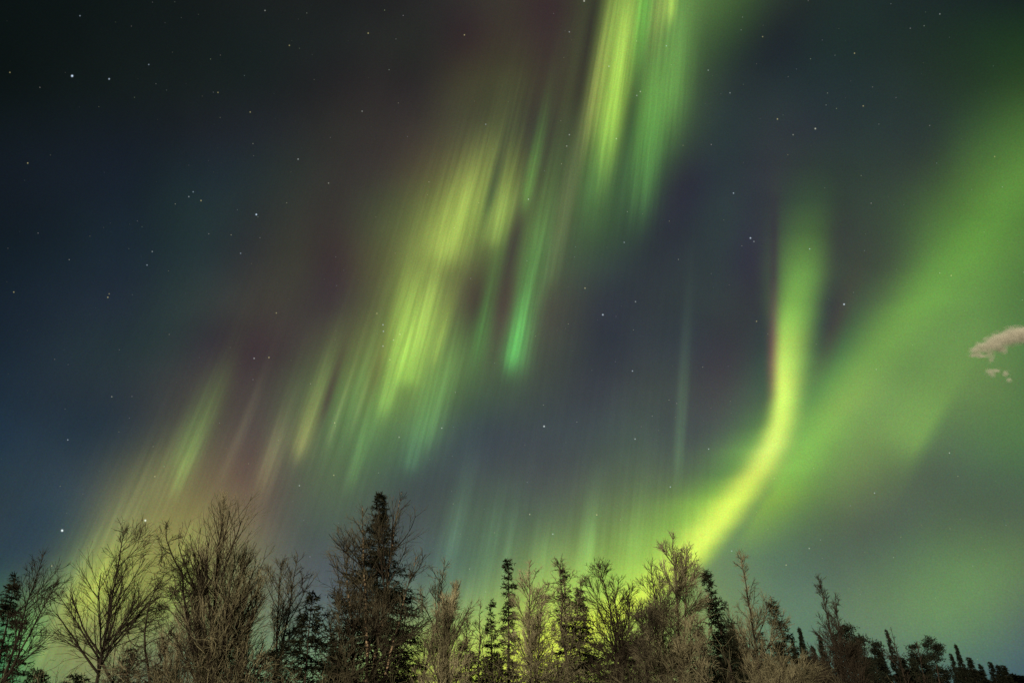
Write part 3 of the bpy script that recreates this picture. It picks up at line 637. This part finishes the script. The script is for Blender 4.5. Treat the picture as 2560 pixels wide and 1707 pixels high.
spruce(127, 'small dark spruce low behind the open forked birch', 30, 1570, 1700, 1560, 1600, 50, group=SPRUCES, mat='far_spruce')
spruce(128, 'small dark spruce low behind the tallest right-hand birch', 31, 1704, 1700, 1690, 1590, 50, group=SPRUCES, mat='far_spruce')
spruce(129, 'small dark spruce just left of the narrow leaning spruce', 33, 1764, 1700, 1745, 1560, 42, group=SPRUCES, mat='far_spruce')
spruce(130, 'small dark spruce low behind the pointed slim birch', 36, 1866, 1700, 1850, 1600, 50, group=SPRUCES, mat='far_spruce')
spruce(131, 'small dark spruce low behind the second leaning spruce', 40, 1957, 1700, 1940, 1600, 50, group=SPRUCES, mat='far_spruce')
spruce(132, 'small dark spruce low behind the double-topped birch', 44, 2031, 1700, 2020, 1640, 45, group=SPRUCES, mat='far_spruce')
# far conifers on the right, each with its own stretch of skyline
protos = [spruce_meshes(70 + k, 10.0, 1.8 + .15 * k, dens=1.25, blade=.15, prof=1.1 + .1 * (k % 3)) for k in range(4)]
far = [(1978,1592,52,17,'short far spruce in front of the leftmost far spruce pair'),(1996,1566,50,26,'leftmost tall far spruce, left of the double-topped birch'),
 (2047,1588,52,26,'far spruce seen through the double-topped birch'),(2030,1612,55,24,'small far spruce left of the one seen through the double-topped birch'),
 (2214,1572,55,20,'sharp pointed far spruce with a thin birch beside it'),(2196,1625,56,26,'low far spruce left of the sharp pointed far spruce'),
 (2250,1640,58,26,'low far spruce right of the sharp pointed far spruce'),(2310,1655,60,28,'low far spruce under the layered pine, on its left'),
 (2375,1632,68,14,'small far spruce just right of the layered pine'),(2387,1608,72,17,'tallest thin far spruce right of the layered pine'),
 (2420,1640,74,19,'blunt far spruce right of the tallest thin one'),(2449,1658,80,13,'fourth far spruce from the right edge, standing clear'),
 (2473,1653,84,14,'taller of the three far spruces standing close together'),(2492,1660,86,12,'middle of the three far spruces standing close together'),
 (2506,1660,88,13,'right one of the three far spruces standing close together'),(2532,1682,92,15,'second far spruce from the right edge'),
 (2553,1688,94,15,'last far spruce at the right edge'),(2400,1665,74,22,'low far spruce at the foot of the tallest thin far spruce'),
 (2435,1672,78,22,'low far spruce at the foot of the blunt far spruce'),(2350,1668,66,24,'low far spruce at the foot of the layered pine, on its right'),
 (2160,1640,52,24,'low far spruce under the second rounded pine'),(2090,1640,50,24,'low far spruce under the first rounded pine'),(2275,1668,58,30,'low far spruce between two pines'),
 (1955,1640,46,36,'dark far spruce at the foot of the leaning spruce'),(2515,1690,92,20,'lowest far spruce near the right corner')]
first = [True] * 4
for n, (tx, ty, D, hw, label) in enumerate(far):
    k = n % 4
    lean = (tx - 1050) * .36 * (1700 - ty) / 1500
    g, t = ground_line(tx + lean, 1700, tx, ty, D); g[2] = 0; off = t - g
    root = thing('spruce_tree', label, 'tree', g, FAR)
    a = math.atan2(off[0], off[2])
    w = px(D, hw) * .55 / ((1700 - ty) * .91875 / F * D / off[2]) ** (1.1 + .1 * (k % 3)) / (1.8 + .15 * k)
    root.scale = (w, w, off[2] / 10.0)
    root.rotation_euler = (0, a, 0)
    part('trunk', protos[k][0], MAT['spruce_bark'], root); part('crown', protos[k][1], MAT['far_spruce'], root)
pine(81, 'first rounded far pine, touching the right side of the double-topped birch', 46, 2128, 1700, 2108, 1572, 17, FAR, crown0=.35, clump=.6, layers=11)
pine(82, 'second rounded far pine, right of the first', 48, 2160, 1700, 2142, 1592, 18, FAR, crown0=.35, clump=.6, layers=10)
pine(83, 'small sparse far pine with bare top left of the sharp pointed spruce', 52, 2200, 1700, 2181, 1592, 15, FAR, crown0=.5, layers=5, clump=.5)
pine(84, 'small rounded far pine left of the layered pine', 56, 2305, 1700, 2288, 1624, 13, FAR, crown0=.4, layers=8, clump=.5)
pine(85, 'layered far pine with flat spreading boughs, most distinct on the right skyline', 58, 2350, 1700, 2327, 1599, 19, FAR, crown0=.3, layers=9, clump=.55)

# willow thicket along the bottom of the frame
WG = 'tan willow bushes along the foot of the wood'
wm = [willow_meshes(90 + k, 9 + k, .22 + .04 * (k % 3)) for k in range(5)]
bushes = [(60,1690,12,'willow bush under the leftmost spruce'),(150,1672,12.5,'willow bush left of the dark open birch'),(235,1665,13,'willow bush at the foot of the dark open birch'),
 (330,1655,13,'willow bush under the little dark spruce'),(410,1600,13.5,'willow bush at the foot of the gnarled birch'),(480,1582,13.5,'willow bush left of the pale trunk of the largest tan birch'),
 (560,1552,13,'willow bush in front of the largest tan birch'),(640,1572,13,'willow bush under the lower dense tan birch'),(700,1672,13,'willow bush left of the broad low spruce'),
 (830,1652,13,'willow bush right of the broad low spruce'),(900,1612,13,'willow bush at the foot of the tallest spruce'),(980,1612,13,'willow bush right of the tallest spruce'),
 (1070,1662,13,'willow bush at the foot of the thin leaning birch'),(1160,1672,13,'willow bush at the foot of the bushy tan birch'),(1265,1547,12,'upright willow bush in front of the narrow spire spruce'),
 (1310,1622,13,'willow bush at the foot of the slim birch'),(1400,1632,13,'willow bush under the twig-wrapped spruce'),(1480,1652,13,'willow bush under the dense dark spruce'),
 (1560,1655,13,'willow bush at the foot of the open forked birch'),(1630,1635,13,'willow bush under the shorter tan birch'),(1700,1615,13.5,'willow bush at the foot of the tallest right-hand birch'),
 (1780,1610,14,'willow bush under the narrow leaning spruce'),(1850,1635,14,'willow bush left of the pointed slim birch'),(1920,1600,15,'willow bush right of the pointed slim birch'),
 (1970,1630,15,'willow bush under the leaning spruce on the right'),(2040,1670,15,'willow bush left of the double-topped birch'),(2110,1685,15.5,'willow bush at the foot of the double-topped birch'),
 (2180,1690,16,'second willow bush from the right'),(2260,1702,16,'rightmost willow bush below the far conifers')]
for n, (tx, ty, D, label) in enumerate(bushes):
    k = n % 5; t = at(tx, ty, D); rng = np.random.default_rng(500 + n)
    lean = (tx - 1050) * .25 * (1700 - ty) / 1500
    g = at(tx + lean, 1700, D); root = thing('willow_bush', label, 'bush', (g[0], g[1], 0), WG)
    s = t[2] / 3.15; root.scale = (s * rng.uniform(.8, 1.05), s * rng.uniform(.8, 1.05), s); root.rotation_euler = (0, 0, rng.uniform(0, 6.28))
    part('stems', wm[k][0], MAT['tan_bark' if n % 3 == 0 else 'dark_bark'], root); part('twigs', wm[k][1], MAT['willow_twig'], root)

# ---------------------------------------------------------------- small cloud lit from the town below
def cloud():
    def adir(x, y):      # sky-chart direction
        a = (x - 1176) / F; b = -(y - 784) / F; sp, cp = math.sin(PITCH), math.cos(PITCH)
        return np.array([a, cp - b * sp, sp + b * cp])
    R = 900.0; k = R / F
    c0 = np.array([0, 0, CAM_Z]) + adir(2310, 800) * R
    ex = np.array([1., 0, 0]); ey = np.array([0, -math.sin(PITCH), math.cos(PITCH)]); ez = np.cross(ex, ey)
    rng = np.random.default_rng(7)
    lumps = [(2240,806,11,7),(2258,798,16,10),(2280,790,20,13),(2303,780,24,15),(2330,770,26,16),(2358,768,28,16),(2385,775,26,14),(2272,812,9,9),(2278,826,7,8),(2250,815,14,5),
             (2300,803,12,8),(2276,856,10,8),(2290,850,9,5),(2310,858,7,7),(2318,872,8,6),(2236,818,10,4)]
    import bmesh
    bm = bmesh.new(); blobs = []
    for (x, y, rx, ry) in lumps:
        w = ((x - 2310) * k) * ex + (-(y - 800) * k) * ey
        blobs.append((w, rx * k, ry * k, .62 if y > 840 else .8 if y > 811 else 1.0))
        g = bmesh.ops.create_icosphere(bm, subdivisions=3, radius=1.0)
        for v in g['verts']:
            p = np.array(v.co) * np.array([rx * 1.5, ry * 1.6, (rx + ry) * .8]) * k
            v.co = w + p[0]*ex + p[1]*ey + p[2]*ez
    me = bpy.data.meshes.new('cloud'); bm.to_mesh(me); bm.free()
    o = bpy.data.objects.new('cloud', me); C.objects.link(o); o.location = c0
    rm = o.modifiers.new('union', 'REMESH'); rm.mode = 'VOXEL'; rm.voxel_size = 1.5
    def mt(nt, N, L):
        tc = N('ShaderNodeTexCoord')
        def M(op, a, b=None, c=None):
            n = N('ShaderNodeMath'); n.operation = op
            for q, v in enumerate((a, b, c)):
                if v is None: continue
                if isinstance(v, bpy.types.NodeSocket): L(v, n.inputs[q])
                else: n.inputs[q].default_value = v
            return n.outputs[0]
        def dot(a, vec):
            n = N('ShaderNodeVectorMath'); n.operation = 'DOT_PRODUCT'; L(a, n.inputs[0]); n.inputs[1].default_value = tuple(float(q) for q in vec); return n.outputs['Value']
        wz = N('ShaderNodeTexNoise'); wz.inputs['Scale'].default_value = .06; wz.inputs['Detail'].default_value = 3; L(tc.outputs['Object'], wz.inputs['Vector'])
        wm = N('ShaderNodeVectorMath'); wm.operation = 'MULTIPLY_ADD'; L(wz.outputs['Color'], wm.inputs[0]); wm.inputs[1].default_value = (9, 9, 9); L(tc.outputs['Object'], wm.inputs[2])
        sb = N('ShaderNodeVectorMath'); sb.operation = 'SUBTRACT'; L(wm.outputs[0], sb.inputs[0]); sb.inputs[1].default_value = (4.5, 4.5, 4.5)
        q = sb.outputs[0]; X = dot(q, ex); Y = dot(q, ey); Z = dot(q, ez); s = 0.0
        for w, rx, ry, wt in blobs:
            rz = (rx + ry) * .5
            u = M('MULTIPLY_ADD', X, 1 / rx, -float(w @ ex) / rx); v = M('MULTIPLY_ADD', Y, 1 / ry, -float(w @ ey) / ry); t_ = M('MULTIPLY', Z, 1 / rz)
            r2 = M('MULTIPLY_ADD', u, u, M('MULTIPLY_ADD', v, v, M('MULTIPLY', t_, t_)))
            s = M('MULTIPLY_ADD', M('POWER', .20, r2), wt, s)
        nz = N('ShaderNodeTexNoise'); nz.inputs['Scale'].default_value = .16; nz.inputs['Detail'].default_value = 4; L(tc.outputs['Object'], nz.inputs['Vector'])
        dn = M('MULTIPLY', M('MAXIMUM', M('MULTIPLY_ADD', nz.outputs[0], .9, M('SUBTRACT', M('MINIMUM', s, 1.3), .50)), 0.0), .26)
        p = N('ShaderNodeVolumePrincipled'); p.inputs['Color'].default_value = (1.0, .985, .90, 1); p.inputs['Anisotropy'].default_value = -.5; L(dn, p.inputs['Density'])
        out = N('ShaderNodeOutputMaterial'); L(p.outputs[0], out.inputs['Volume'])
    me.materials.append(material('cloud_vapour', mt))
    o['label'] = 'small cream wisp of cloud in the green sky at the right edge'; o['category'] = 'cloud'
cloud()
